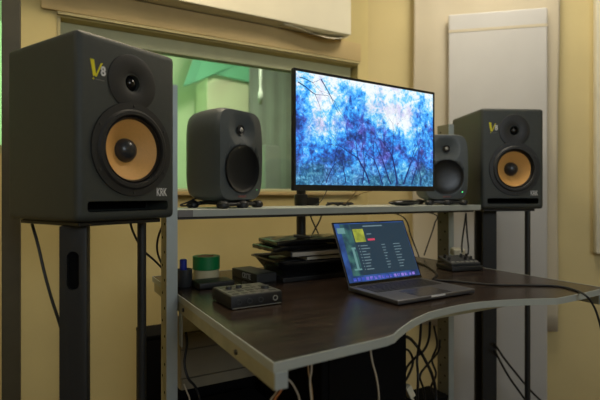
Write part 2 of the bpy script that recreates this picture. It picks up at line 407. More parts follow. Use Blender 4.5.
# cream block panel
u0, u1 = lv_u(207, 3.4), lv_u(249, 3.4)
o = obj('acoustic_panel', box(0, u1-u0, 0, 0.4, FL, lv_z(228, 80, 3.4), 0.01), M['panel_cream'], None, False, D(u0, 3.4), (0, 0, TH))
tag(o, 'cream upright panel standing in the green-lit room behind the glass', 'panel')
u0, u1 = lv_u(249.5, 3.3), lv_u(330, 3.3)
bm = B(); n = 90; rows = []
for i in range(n+1):
    x = (u1-u0)*i/n; y = 0.006*math.sin(i*0.45)+0.002*math.sin(i*1.9)
    rows.append((bm.verts.new((x, y, 0.02)), bm.verts.new((x, y, 2.55))))
for i in range(n): bm.faces.new((rows[i][0], rows[i+1][0], rows[i+1][1], rows[i][1]))
o = obj('curtain', bm, M['live_grey'], None, True, D(u0, 3.3), (0, 0, TH)); tag(o, 'grey floor-length curtain in the room behind the glass', 'curtain')
sm = o.modifiers.new('s', 'SOLIDIFY'); sm.thickness = 0.006
# sloped teal board near the ceiling
a, b_, c_ = D(lv_u(185, 3.0), 3.0, lv_z(185, 86, 3.0)), D(lv_u(212, 3.0), 3.0, lv_z(212, 66, 3.0)), D(lv_u(200, 3.0), 3.0, lv_z(200, 57, 3.0))
bm = B(); P3 = [at(183, 86, 4.6), at(215, 74, 4.9), at(250, 82, 5.1), at(250, 58, 5.1), at(200, 40, 4.7)]
f = [bm.verts.new(x) for x in P3]; g = [bm.verts.new(x+Vector((0, 0.03, 0))) for x in P3]
bm.faces.new(f); bm.faces.new(g[::-1])
for k in range(5): bm.faces.new((f[k], f[(k+1) % 5], g[(k+1) % 5], g[k]))
o = obj('ceiling_baffle', bm, M['live_teal']); tag(o, 'teal angled board high up in the room behind the glass', 'baffle')
# hanging microphone
q = at(260.5, 100, 3.6)
t = thing('hanging_microphone', 'small white microphone hanging on a cord behind the window', 'microphone', (q.x, q.y, q.z))
obj('cord', tube(B(), [(0, 0, 0.1), (0, 0, RH-q.z)], 0.011, 8, False), M['white'], t)
obj('microphone_body', lathe(B(), [(0, -0.04), (0.014, -0.02), (0.020, 0.02), (0.018, 0.06), (0.011, 0.075), (0.011, 0.11)], 16), M['white'], t, True)
u0 = lv_u(265, 2.6); u1 = lv_u(280, 2.6)
t = thing('cabinet', 'tall dark cabinet standing by the curtain behind the window', 'cabinet', D(u0, 2.6), TH)
obj('cabinet_body', box(0, u1-u0, 0, 0.2, FL+0.02, lv_z(272, 145, 2.6), 0.01), M['live_grey'], t)
obj('plinth', box(0.01, u1-u0-0.01, 0.01, 0.19, FL, FL+0.02), M['deep'], t)

# ------------------------------------------------------------------ cloth and panels on the right wall
def cloth(t0, t1, z0, z1, off, amp, m, seed, n=70, nz=24, wav=0.0):
    random.seed(seed); ph = [random.uniform(0, 6.28) for _ in range(4)]
    bm = B(); g = []
    for i in range(n+1):
        s = i/n; row = []
        for j in range(nz+1):
            z = z0+(z1-z0)*j/nz
            y = off+amp*(1+0.6*math.sin(s*9+ph[0]+0.3*z)+0.4*math.sin(s*23+ph[1]+0.5*z))+0.004*math.sin(z*9+s*5+ph[3])
            e = wav*(math.sin(z*2.6+ph[2])+0.5*math.sin(z*5.3+ph[3])) * (1-s*2 if s < 0.5 else s*2-1)
            q = RW(t0+(t1-t0)*s+e, y, z); row.append(bm.verts.new(q))
        g.append(row)
    for i in range(n):
        for j in range(nz): bm.faces.new((g[i][j], g[i+1][j], g[i+1][j+1], g[i][j+1]))
    return bm
o = obj('hanging_sheet', cloth(0.255, 1.003, 0.32, 2.62, 0.035, 0.011, M['cloth_cream'], 3, wav=0.004), M['cloth_cream'], None, True)
sm = o.modifiers.new('s', 'SOLIDIFY'); sm.thickness = 0.004; tag(o, 'long cream sheet hanging floor-length on the wall', 'sheet')
p = thing('wall_panel', 'large pale grey cloth-covered panel over the cream sheet', 'panel', RW(0.443, 0.085, 0), math.atan2(R.y, R.x))
obj('panel_face', box(0, 0.497, -0.0, 0.022, FL, 2.03, 0.009, 3), M['cloth'], p, True)
obj('hem', box(-0.001, 0.498, -0.0015, 0.0, 1.93, 1.945), M['cloth_cream'], p)
o = obj('wall_board', box(0, 0.5, 0, 0.045, 0.735, 2.4, 0.01, 3), M['panel_cream'], None, True, RW(1.183, 0.047, 0), (0, 0, math.atan2(R.y, R.x)))
tag(o, 'cream board on the wall past the sheet, its bottom edge above desk height', 'panel')
# ceiling lamps; the one beside the speaker only houses the added fill
for (x, y, lab) in ((-0.35, 1.62, 'square ceiling lamp over the desk near the window'), (0.95, 1.95, 'square ceiling lamp near the wall with the cream sheet'), (-1.5, 0.1, 'square unseen housing of the added fill light beside the big speaker')):
    t = thing('ceiling_lamp', lab, 'lamp', (x, y, RH))
    obj('housing', box(-0.32, 0.32, -0.32, 0.32, -0.03, 0, 0.005), M['silver'], t)
    obj('diffuser', box(-0.29, 0.29, -0.29, 0.29, -0.04, -0.03), M['lamp_white'], t)

# ================================================================== STUDIO DESK
desk = thing('studio_desk', 'dark wood studio desk with curved front, grey steel posts and raised shelf', 'desk', D(0, 0, 0), TH)
TT = 0.0175
front = [(0, -0.652), (0.29, -0.629)]
curve = [(0.29, -0.629), (0.339, -0.597), (0.4156, -0.555), (0.506, -0.521), (0.570, -0.510), (0.633, -0.504), (0.690, -0.505), (0.739, -0.512), (0.837, -0.540), (0.937, -0.583)]
cv = catmull([(a, b, 0) for a, b in curve], 6)
outline = [(0.0, -0.652), (0.15, -0.641), (0.27, -0.632)]+[(p.x, p.y) for p in cv[1:]]+[(1.06, -0.580), (1.215, -0.568), (1.215, 0.35), (0, 0.35)]
obj('tabletop', prism(B(), outline, DESK-TT, DESK), M['wood'], desk)
def band(outl, off, z0, z1, th):
    n = len(outl); bm = B(); rings = []
    for k in range(n):
        a, b, c = Vector(outl[k-1]), Vector(outl[k]), Vector(outl[(k+1) % n])
        n1 = Vector(((b-a).y, -(b-a).x)).normalized(); n2 = Vector(((c-b).y, -(c-b).x)).normalized()
        m = (n1+n2); m = m/(m.length**2)*2 if m.length > 0.2 else n1
        i, o_ = b+m*off, b+m*(off+th)
        rings.append([bm.verts.new((i.x, i.y, z0)), bm.verts.new((o_.x, o_.y, z0)), bm.verts.new((o_.x, o_.y, z1)), bm.verts.new((i.x, i.y, z1))])
    for k in range(n):
        a, b = rings[k], rings[(k+1) % n]
        for j in range(4): bm.faces.new((a[j], b[j], b[(j+1) % 4], a[(j+1) % 4]))
    return bm
obj('edge_band', band(outline, 0.0, DESK-TT-0.0005, DESK+0.0006, 0.002), M['shelfedge'], desk)
RZ1 = DESK-TT; RZ0 = RZ1-0.033
for (a, b) in ((0.0, 0.028), (1.185, 1.213)):
    r = obj('side_rail', box(a, b, -0.652 if a == 0 else -0.566, 0.33, RZ0, RZ1, 0.0015), M['olive_metal'], desk)
    bm = B(); y = -0.651 if a == 0 else -0.565; bx(bm, a+0.001, b-0.001, y-0.003, y, RZ0+0.001, RZ1-0.001, 0.001)
    obj('lit_rail_end', bm, M['metal'], r)  # tube end laid on in the cool lit tone
    if a == 0:
        for yy in (-0.47, -0.06):
            lb = lathe(B(), [(0, 0.004), (0.005, 0.004), (0.006, 0.002), (0.006, 0)], 16, Matrix.Translation((0, yy, (RZ0+RZ1)/2)) @ Matrix.Rotation(-PI/2, 4, 'Y'))
            obj('bolt', lb, M['rubber'], r, True)
obj('cross_rail', box(0.03, 1.183, -0.40, -0.37, RZ0-0.014, RZ1), M['olive_metal'], desk)
# posts
def post(u, v, ztop):
    bm = B(); bx(bm, u, u+0.032, v, v+0.07, FL+0.01, ztop, 0.0015)
    nf = len(bm.faces)
    for k in range(30):
        lathe(bm, [(0, 0.0009), (0.0042, 0.0009), (0.0042, 0)], 10, Matrix.Translation((u, v+0.022+0.028*(k % 2), 0.12+k*0.042)) @ Matrix.Rotation(-PI/2, 4, 'Y'))
    bm.faces.ensure_lookup_table()
    for f in bm.faces[nf:]: f.material_index = 1
    p = obj('post', bm, [M['olive_metal'] if u < 1 else M['shaded_post'], M['deep']], desk)
    obj('lit_front_face', box(u-0.0003, u+0.0323, v-0.0015, v, FL+0.01, ztop), M['metal'], p)  # front face of the post laid on in the cool lit tone
    obj('foot', box(u-0.02, u+0.052, v-0.06, v+0.13, FL, FL+0.01, 0.002), M['rubber'], p)
post(-0.0345, 0.0, 1.375); post(1.289, 0.155, 1.372)
# brackets under the top where rail meets post
obj('bracket', box(-0.002, 0.002, -0.03, 0.0, RZ0-0.10, RZ0+0.01, 0.001, mtx=Matrix.Translation((0.004, 0.0, 0)) ), M['metal'], desk)
# shelf
SH = 1.0025
sh = obj('shelf', box(0.0, 1.288, 0.0, 0.25, SH-0.022, SH, 0.0015), M['shelfedge'], desk)
obj('shelf', box(1.288, 1.32, 0.0, 0.15, SH-0.022, SH, 0.0015), M['shelfedge'], desk)
obj('end_bracket', box(0.0, 0.045, -0.0012, 0.0, SH-0.021, SH-0.001), M['grey_print'], sh)
obj('under_rail', box(0.0, 1.288, 0.012, 0.05, SH-0.030, SH-0.022), M['rubber'], sh)

# ================================================================== KRK STYLE MONITORS
KW, KD, KH = 0.287, 0.32, 0.443
def big_speaker(label, loc, rz):
    t = thing('studio_speaker', label, 'speaker', loc, rz, 'large orange-coned studio speakers')
    c = obj('cabinet', box(-KW/2, KW/2, 0, KD, 0, KH, 0.017, 4), M['speaker_vinyl'], t)
    wz, tz = 0.177, 0.345; t_ = t
    cuts = []
    cuts.append(obj('c1', lathe(B(), [(0, -0.07), (0.085, -0.07), (0.085, 0.05), (0, 0.05)], 64, front_mtx(0.008, wz)), M['black'], t))
    cuts.append(obj('c2', lathe(B(), [(0, -0.012), (0.020, -0.012), (0.026, 0.05), (0, 0.05)], 48, front_mtx(0.006, tz)), M['black'], t))
    cuts.append(obj('c3', box(-0.117, 0.119, -0.05, 0.09, 0.022, 0.048, 0.010, 3), M['black'], t))
    cut(c, cuts)
    # bigger baffle plates around the drivers
    obj('woofer_ring', lathe(B(), [(0.0845, -0.02), (0.0845, 0.004), (0.088, 0.009), (0.096, 0.009), (0.101, 0.0045), (0.117, 0.004), (0.118, 0.0)], 72, front_mtx(0.008, wz)), M['rubber_ring'], t, True)
    wf = obj('woofer', lathe(B(), [(0.0845, -0.012), (0.0835, 0.001), (0.080, 0.004), (0.0765, -0.004)], 72, front_mtx(0.008, wz)), M['rubber'], t, True)
    obj('cone', lathe(B(), [(0.0775, -0.004), (0.068, -0.010), (0.050, -0.022), (0.030, -0.034)], 72, front_mtx(0.008, wz)), M['cone'], wf, True)
    obj('dust_cap', lathe(B(), [(0.031, -0.034), (0.0305, -0.029), (0.027, -0.021), (0.020, -0.014), (0.010, -0.010), (0, -0.009)], 48, front_mtx(0.008, wz)), M['cap'], wf, True)
    tw = obj('tweeter_plate', lathe(B(), [(0.021, -0.012), (0.024, 0.001), (0.030, 0.003), (0.066, 0.003), (0.070, 0.002), (0.071, 0)], 64, front_mtx(0.006, tz)), M['rubber_ring'], t, True)
    obj('dome', lathe(B(), [(0.021, -0.012), (0.016, -0.011), (0.012, -0.004), (0.007, -0.0005), (0, 0.001)], 32, front_mtx(0.006, tz)), M['gloss'], tw, True)
    obj('port', box(-0.119, 0.121, 0.088, 0.092, 0.02, 0.05), M['deep'], t)
    for k in range(6):
        a = PI/6+k*PI/3
        obj('screw', lathe(B(), [(0, 0.0062), (0.003, 0.0060), (0.0035, 0.004)], 12, front_mtx(0.008+0.109*math.cos(a), wz+0.109*math.sin(a))), M['darkgrey'], t, True)
    # printing: big slanted V with an 8, small line under it, maker's letters
    bm = B()
    def quad(pts): bm.faces.new([bm.verts.new((-0.094+(x+0.098)*0.86, -0.0006, 0.358+(z-0.367)*0.86)) for x, z in pts])
    quad([(-0.1175, 0.392), (-0.1055, 0.392), (-0.0995, 0.350), (-0.1085, 0.346)])
    quad([(-0.0790, 0.388), (-0.0855, 0.386), (-0.1030, 0.346), (-0.0985, 0.346)])
    lg = obj('logo', bm, M['yellow'], t)
    text_mesh('numeral', '8', 0.031, M['white'], t, (-0.0770, -0.0004, 0.3555), (PI/2, 0, 0), 0.0007, 0.85, 0.0008)
    bm = B(); quad([(-0.110, 0.342), (-0.105, 0.342), (-0.105, 0.338), (-0.110, 0.338)]); obj('caption_mark', bm, M['yellow'], t)
    bm = B(); quad([(-0.102, 0.3405), (-0.074, 0.3405), (-0.074, 0.3385), (-0.102, 0.3385)]); obj('caption_line', bm, M['grey_print'], t)
    text_mesh('brand_letters', 'KRK', 0.030, M['white'], t, (0.0975, -0.0002, 0.069), (PI/2, 0, 0), 0.0004, 0.60, 0.0004, 1.0)
    return t
kz = 0.985
c1 = Vector((-0.505, 1.062, kz)); a1 = math.radians(56.5)
ctr = c1+Vector((math.cos(a1), math.sin(a1), 0))*(KW/2)
sp1 = big_speaker('large black studio speaker with orange cone standing beside the dark post', ctr, a1)
c2 = Vector((0.7935, 2.055, kz-0.001)); a2 = math.radians(5)
sp2 = copy_tree(sp1); sp2.location = c2+Vector((math.cos(a2), math.sin(a2), 0))*(0.144); sp2.rotation_euler = (0, 0, a2)
sp2['label'] = 'large black studio speaker with orange cone in front of the pale sheet'

def stand(label, colp, rodp, ang, plate_c, plate_rz, back_tube=False):
    t = thing('speaker_stand', label, 'stand', (colp[0], colp[1], 0), ang, 'black column speaker stands')
    zt = kz-0.012
    c = obj('column', box(-0.031, 0.031, -0.02, 0.02, FL+0.02, zt, 0.003), M['stand'], t)
    pts = []
    for i in range(13): a = PI*i/12; pts.append((0.0135*math.cos(a), 0.033+0.0135*math.sin(a)))
    for i in range(13): a = PI+PI*i/12; pts.append((0.0135*math.cos(a), -0.033+0.0135*math.sin(a)))
    kb = prism(B(), pts, 0.006, 0.06)
    bmesh.ops.transform(kb, matrix=Matrix.Translation((0, 0, 0.865)) @ Matrix.Rotation(PI/2, 4, 'X'), verts=kb.verts)
    if not back_tube: cut(c, [obj('cutter', kb, M['black'], t)])
    else: kb.free()
    sb = prism(B(), pts, 0.0055, 0.0065)
    bmesh.ops.transform(sb, matrix=Matrix.Translation((0, 0, 0.865)) @ Matrix.Rotation(PI/2, 4, 'X'), verts=sb.verts)
    if not back_tube: obj('slot', sb, M['deep'], c)
    else: sb.free()
    inv = Matrix.Rotation(-ang, 4, 'Z')
    lp = inv @ Vector((rodp[0]-colp[0], rodp[1]-colp[1], 0))
    obj('rod', tube(B(), [(lp.x, lp.y, FL+0.02), (lp.x, lp.y, zt)], 0.0125, 16, False), M['stand'], t, True)
    pc = inv @ Vector((plate_c[0]-colp[0], plate_c[1]-colp[1], 0))
    mt = Matrix.Translation((pc.x, pc.y, 0)) @ Matrix.Rotation(plate_rz-ang, 4, 'Z')
    obj('top_plate', box(-0.12, 0.12, -0.13, 0.14, zt, kz-0.0015, 0.003, mtx=mt), M['rubber'], t)
    obj('base_plate', box(-0.15, 0.15, -0.17, 0.17, FL, FL+0.02, 0.004, mtx=mt), M['rubber'], t)
    if back_tube:
        obj('back_tube', box(-0.058, -0.026, 0.03, 0.07, FL+0.02, zt, 0.002), M['black'], t)
    return t
ca = at(75, 200, 1.15); ra = at(141.8, 200, 1.36)
cc1 = ctr+Vector((-math.sin(a1), math.cos(a1), 0))*(KD/2)
stand('black column stand with an oval slot carrying the speaker beside the dark post', (ca.x, ca.y), (ra.x, ra.y), math.radians(12), (cc1.x, cc1.y), a1)
cc2 = sp2.location+Vector((-math.sin(a2), math.cos(a2), 0))*(KD/2)
cb = at(489, 200, 2.19); rb = at(527.5, 200, 2.24)
stand('black column stand carrying the speaker in front of the pale sheet', (cb.x, cb.y), (rb.x, rb.y), math.radians(-14), (cc2.x, cc2.y), a2, True)

# ================================================================== SMALL GREY MONITORS
def small_speaker(label, loc, rz, led):
    t = thing('nearfield_speaker', label, 'speaker', loc, rz, 'small dark grey rounded speakers')
    W, Dp, H, z0 = 0.200, 0.172, 0.292, 0.020
    def sup(a, n): c, s = math.cos(a), math.sin(a); return (math.copysign(abs(c)**(2/n), c), math.copysign(abs(s)**(2/n), s))
    NA = 96; bm = B()
    wz, tz = 0.103, 0.226    # above the body's underside
    def front_y(x, z):
        y = 0.006*((x/(W/2))**2)+0.008*((z-H/2)/(H/2))**2
        d = math.hypot(x, z-tz); 
        if d < 0.060: y += 0.020*(1-(d/0.060))**1.1
        d = math.hypot(x, z-wz)
        if d < 0.076: y += 0.014*min(1, (0.076-d)/0.006)
        return y
    # front surface as concentric superellipse rings
    rings = []
    for k in range(1, 31):
        s = k/30; sc = 0.955*s; ring = []
        for i in range(NA):
            cx, cz = sup(2*PI*i/NA, 2+3.5*s); x = cx*W/2*sc; z = H/2+cz*H/2*sc*1.0
            ring.append(bm.verts.new((x, front_y(x, z), z+z0)))
        rings.append(ring)
    cen = bm.verts.new((0, front_y(0, H/2), H/2+z0))
    # rounded sides, flaring then tapering to the back
    for (sc, y) in ((0.978, 0.018), (0.993, 0.028), (1.0, 0.045), (1.0, 0.08), (0.985, 0.115), (0.95, 0.145), (0.90, 0.162), (0.84, 0.170), (0.6, 0.172)):
        ring = []
        for i in range(NA):
            cx, cz = sup(2*PI*i/NA, 5.5); ring.append(bm.verts.new((cx*W/2*sc, y, z0+H/2+cz*H/2*(sc if y < 0.1 else sc**0.7))))
        rings.append(ring)
    for i in range(NA): bm.faces.new((cen, rings[0][i], rings[0][(i+1) % NA]))
    for a, b in zip(rings[:-1], rings[1:]):
        for i in range(NA): q = (i+1) % NA; bm.faces.new((a[i], a[q], b[q], b[i]))
    bm.faces.new(rings[-1])
    obj('enclosure', bm, M['genelec'], t, True)
    obj('woofer', lathe(B(), [(0.0755, -0.0005), (0.0735, -0.0008), (0.070, -0.0035), (0.062, -0.0065), (0.048, -0.0095), (0.032, -0.0115), (0.015, -0.0122), (0, -0.0125)], 72, front_mtx(0, wz+z0, 0.0)), M['grille'], t, True)
    tw = obj('tweeter', lathe(B(), [(0.0165, -0.0125), (0.0160, -0.0105), (0.0125, -0.0115), (0.0115, -0.0125), (0.008, -0.0085), (0, -0.007)], 32, front_mtx(0, tz+z0, 0.0)), M['rubber'], t, True)
    obj('dome', lathe(B(), [(0.0095, -0.0105), (0.007, -0.0075), (0, -0.0055)], 24, front_mtx(0, tz+z0, 0)), M['silver'], tw, True)
    text_mesh('brand_letters', 'GENELEC', 0.0085, M['red_print'], t, (-0.0, front_y(0, 0.0165)-0.0006, 0.0165+z0), (PI/2, 0, 0), 0.0004, 1.0, 0.0003)
    obj('power_led', lathe(B(), [(0, 0.002), (0.0018, 0.001), (0.0018, -0.003)], 12, front_mtx(0.070, 0.038+z0, front_y(0.07, 0.038))), led, t)
    # rubber table stand: two arms and four ball feet
    bm = B()
    for s in (-1, 1):
        tube(bm, [(s*0.078, 0.012, 0.010), (s*0.05, 0.03, 0.0165), (s*0.035, 0.08, 0.0165), (s*0.05, 0.13, 0.0165), (s*0.075, 0.15, 0.010)], 0.0065, 10)
    bx(bm, -0.06, 0.06, 0.03, 0.13, 0.013, 0.0215, 0.003)
    tube(bm, [(-0.078, 0.012, 0.011), (0, 0.0, 0.013), (0.078, 0.012, 0.011)], 0.0055, 10)
    st = obj('table_stand', bm, M['black'], t, True)
    for (x, y) in ((-0.078, 0.012), (0.078, 0.012), (-0.075, 0.15), (0.075, 0.15), (0.0, 0.004)):
        obj('foot', lathe(B(), [(0, 0.0), (0.013, 0.0002), (0.0185, 0.004), (0.020, 0.011), (0.0165, 0.019), (0.009, 0.0235), (0, 0.0245)], 24, Matrix.Translation((x, y, 0))), M['black'], st, True)
    return t
g1a = math.radians(54)
g1 = Vector((-0.249, 1.505, SH))+Vector((math.cos(g1a), math.sin(g1a), 0))*0.1
ga = small_speaker('small dark grey rounded speaker on the shelf with the window behind it', g1, g1a, M['led_dim']); ga.scale = (1.08, 1.08, 1.075)
g2a = math.radians(5)
g2 = at(447.5, 200, 1.99); g2.z = SH
small_speaker('small dark grey rounded speaker on the shelf, partly behind the lit screen', g2, g2a, M['led_green']).scale = (0.97, 0.97, 0.975)

# ================================================================== COMPUTER MONITOR
ma = math.radians(33.8)
mo = thing('computer_monitor', 'thin black computer monitor showing a bright blue blossoming tree', 'monitor', (-0.0193, 1.398, 0), ma)
MW, MH, MZ = 0.622, 0.366, 1.060
obj('casing', box(0, MW, 0.001, 0.014, MZ, MZ+MH, 0.002), M['black'], mo)
bm = B(); bx(bm, 0, 0.0075, -0.002, 0.002, MZ, MZ+MH); bx(bm, MW-0.0075, MW, -0.002, 0.002, MZ, MZ+MH)
bx(bm, 0.0075, MW-0.0075, -0.002, 0.002, MZ+MH-0.008, MZ+MH); bx(bm, 0.0075, MW-0.0075, -0.002, 0.002, MZ, MZ+0.018)
obj('bezel', bm, M['black'], mo)
scr = obj('screen', box(0.0075, MW-0.0075, -0.0005, 0.0012, 0.018, MH-0.008), M['screen'], mo); scr.location = (0, 0, MZ)
obj('rear_housing', box(0.15, MW-0.15, 0.014, 0.042, MZ+0.05, MZ+0.26, 0.012, 3), M['black'], mo, True)
# the tree in the picture on the screen
random.seed(11); bm = B()
def branch(x, z, a, L_, wd, dep):
    n = 5
    for i in range(n):
        a += random.uniform(-0.16, 0.16); x2, z2 = x+L_/n*math.cos(a), z+L_/n*math.sin(a); w2_ = wd*0.93
        if not (0.012 < x2 < MW-0.012 and MZ+0.022 < z2 < MZ+MH-0.02): return
        nx, nz = -math.sin(a), math.cos(a)
        bm.faces.new([bm.verts.new((x+nx*wd, -0.0012, z+nz*wd)), bm.verts.new((x-nx*wd, -0.0012, z-nz*wd)), bm.verts.new((x2-nx*w2_, -0.0012, z2-nz*w2_)), bm.verts.new((x2+nx*w2_, -0.0012, z2+nz*w2_))])
        x, z, wd = x2, z2, w2_
    if dep > 0:
        for s in (-1, 1):
            branch(x, z, a+s*random.uniform(0.25, 0.6), L_*random.uniform(0.62, 0.82), wd*0.62, dep-1)
branch(0.43, MZ+0.024, 1.75, 0.10, 0.0042, 5); branch(0.46, MZ+0.024, 1.25, 0.09, 0.0036, 6); branch(0.30, MZ+0.024, 2.0, 0.10, 0.0036, 6); branch(0.36, MZ+0.024, 1.9, 0.09, 0.0028, 4)
branch(0.12, MZ+0.024, 1.3, 0.07, 0.0022, 4); branch(0.55, MZ+0.024, 1.7, 0.07, 0.0022, 4)
branch(0.015, MZ+0.325, -0.35, 0.07, 0.0020, 5); branch(0.02, MZ+0.34, -0.15, 0.05, 0.0014, 5); branch(0.10, MZ+0.345, -0.9, 0.07, 0.002, 4)
branch(0.40, MZ+0.024, 2.3, 0.09, 0.0032, 5); branch(0.50, MZ+0.024, 1.0, 0.08, 0.0030, 5); branch(0.27, MZ+0.024, 1.4, 0.08, 0.0024, 5); branch(0.20, MZ+0.024, 1.7, 0.07, 0.0022, 5)
obj('screen_branches', bm, flat_emit('branch_pixels', (0.008, 0.02, 0.14, 1), 1.0), mo)
# arm and pole
pp = D(0.590, 0.30)
arm = thing('monitor_arm', 'black monitor arm on a pole standing behind the shelf', 'stand', (pp.x, pp.y, DESK), 0)
obj('pole', tube(B(), [(0, 0, 0.012), (0, 0, 0.46)], 0.0195, 24, False), M['black'], arm, True)
obj('clamp_plate', box(-0.05, 0.05, -0.045, 0.045, 0.0005, 0.014, 0.003, mtx=Matrix.Rotation(TH, 4, 'Z')), M['black'], arm)
obj('collar', lathe(B(), [(0.019, 0.25), (0.026, 0.252), (0.028, 0.26), (0.028, 0.29), (0.026, 0.298), (0.019, 0.30)], 24), M['rubber'], arm, True)
bm = B(); e = Vector((-0.0193, 1.398, 0))+Vector((math.cos(ma), math.sin(ma), 0))*0.31+Vector((-math.sin(ma), math.cos(ma), 0))*0.045
el = Vector((e.x-pp.x, e.y-pp.y, 0.0))
tube(bm, [(0, 0, 0.425), (el.x*0.5+0.05, el.y*0.5, 0.43), (el.x, el.y+0.02, 0.45)], 0.017, 16)
obj('arm', bm, M['black'], arm, True)
obj('hinge', box(0.0, 0.075, -0.016, 0.016, 0.252, 0.286, 0.006, mtx=Matrix.Rotation(math.radians(5), 4, 'Z')), M['black'], arm, True)

# ================================================================== LAPTOP
la = math.radians(31.2)
lp = thing('laptop', 'open dark grey laptop on the desk showing a music player', 'laptop', (0.2625, 1.256, DESK), la)
LW, LD = 0.311, 0.222
bs = obj('base', box(0, LW, 0, LD, 0.003, 0.0145, 0.003, 3), M['laptop'], lp, True)
bm = B()
for r in range(6):
    nk = 14; y0 = 0.110+r*0.0165
    if r == 0:
        ws = [1, 1, 1, 1.25, 5.5, 1.25, 1, 1, 1, 1]
    elif r == 1: ws = [2.1]+[1]*10+[2.1]
    elif r == 2: ws = [1.7]+[1]*11+[1.5]
    elif r == 3: ws = [1.4]+[1]*12+[0.8]
    else: ws = [1]*13+[1.2]
    tot = sum(ws); x = 0.022
    for q in ws:
        wd = q/tot*(LW-0.044); bx(bm, x+0.001, x+wd-0.001, y0, y0+0.0145, 0.0145, 0.0155); x += wd
obj('keyboard', bm, M['keys'], bs)
obj('trackpad', box(0.088, 0.218, 0.008, 0.092, 0.0145, 0.0149), M['trackpad'], bs)
obj('finger_notch', box(0.125, 0.181, -0.0004, 0.002, 0.0095, 0.0140), M['white'], bs)
for (x, y) in ((0.02, 0.02), (LW-0.02, 0.02), (0.02, LD-0.02), (LW-0.02, LD-0.02)): obj('foot', lathe(B(), [(0, 0), (0.009, 0.0), (0.009, 0.004), (0, 0.004)], 16, Matrix.Translation((x, y, 0))), M['black'], bs)
LH = 0.215; ml = Matrix.Translation((0, LD-0.006, 0.0135)) @ Matrix.Rotation(-math.radians(25.5), 4, 'X')
def lid(bm_, name, m, parent=None, smooth=False):
    bmesh.ops.transform(bm_, matrix=ml, verts=bm_.verts); return obj(name, bm_, m, parent, smooth)
ld = lid(box(0, LW, 0.0, 0.005, 0.0, LH, 0.0022, 2), 'lid', M['laptop'], lp, True)
lid(box(0.001, LW-0.001, -0.0006, 0.0, 0.003, LH-0.001), 'display_border', M['gloss'], ld)
SX0, SX1, SZ0, SZ1 = 0.005, LW-0.005, 0.012, LH-0.005
def emat(name, c, s=1.0, vary=None):
    m = flat_emit(name, c, s)
    if vary:
        nt = m.node_tree; b = nt.nodes['Principled BSDF']; tc = nt.nodes.new('ShaderNodeTexCoord'); n = nt.nodes.new('ShaderNodeTexNoise')
        n.inputs['Scale'].default_value = vary[0]; n.inputs['Detail'].default_value = 3; r = nt.nodes.new('ShaderNodeValToRGB')
        r.color_ramp.elements[0].color = vary[1]; r.color_ramp.elements[1].color = vary[2]; r.color_ramp.elements[0].position = 0.38; r.color_ramp.elements[1].position = 0.62
        nt.links.new(tc.outputs['Object'], n.inputs['Vector']); nt.links.new(n.outputs['Fac'], r.inputs['Fac']); nt.links.new(r.outputs['Color'], b.inputs['Emission Color'])
    return m
def scr_rects(name, rects, m, lvl=1):
    b_ = B()
    for (x0, x1, z0, z1) in rects:
        y = -0.0006-0.00012*lvl
        b_.faces.new([b_.verts.new(c) for c in ((SX0+x0*(SX1-SX0), y, SZ0+z0*(SZ1-SZ0)), (SX0+x1*(SX1-SX0), y, SZ0+z0*(SZ1-SZ0)), (SX0+x1*(SX1-SX0), y, SZ0+z1*(SZ1-SZ0)), (SX0+x0*(SX1-SX0), y, SZ0+z1*(SZ1-SZ0)))])
    return lid(b_, name, m, ld)
scr_rects('display', [(0, 1, 0, 1)], emat('desktop_pixels', (0.02, 0.05, 0.2, 1), 0.9, (14, (0.004, 0.016, 0.08, 1), (0.03, 0.09, 0.30, 1))))
scr_rects('app_window', [(0.07, 0.995, 0.10, 0.985)], emat('app_pixels', (0.014, 0.034, 0.056, 1), 1.0), 2)
scr_rects('sidebar', [(0.07, 0.21, 0.10, 0.985)], emat('side_pixels', (0.02, 0.08, 0.10, 1), 1.0, (30, (0.008, 0.03, 0.06, 1), (0.04, 0.13, 0.12, 1))), 3)
scr_rects('album_cover', [(0.225, 0.37, 0.66, 0.89)], emat('cover_pixels', (0.40, 0.44, 0.05, 1), 1.0, (22, (0.15, 0.18, 0.03, 1), (0.42, 0.46, 0.05, 1))), 4)
scr_rects('play_button', [(0.40, 0.50, 0.675, 0.710)], emat('button_pixels', (0.55, 0.05, 0.10, 1), 1.0), 4)
random.seed(5); rr = [(0.40, 0.47, 0.785, 0.80), (0.38, 0.66, 0.925, 0.945)]
for i in range(9):
    z = 0.585-i*0.050
    rr += [(0.245, 0.258, z, z+0.018), (0.275, 0.33+random.uniform(0, 0.07), z, z+0.014), (0.57, 0.60+random.uniform(0, 0.03), z, z+0.012), (0.74, 0.80+random.uniform(0, 0.05), z, z+0.012)]
scr_rects('screen_lettering', rr, emat('text_pixels', (0.14, 0.21, 0.24, 1), 1.0), 5)
scr_rects('icon_pattern', [(0.15, 0.18, 0.20, 0.56), (0.11, 0.21, 0.19, 0.215), (0.145, 0.20, 0.54, 0.575), (0.02, 0.12, 0.82, 0.92)], emat('icon_pixels', (0.13, 0.28, 0.28, 1), 0.9), 5)
scr_rects('dock', [(0.06+0.055*i, 0.10+0.055*i, 0.02, 0.07) for i in range(16)], emat('dock_pixels', (0.2, 0.2, 0.9, 1), 0.9, (60, (0.03, 0.07, 0.45, 1), (0.3, 0.2, 0.7, 1))), 5)

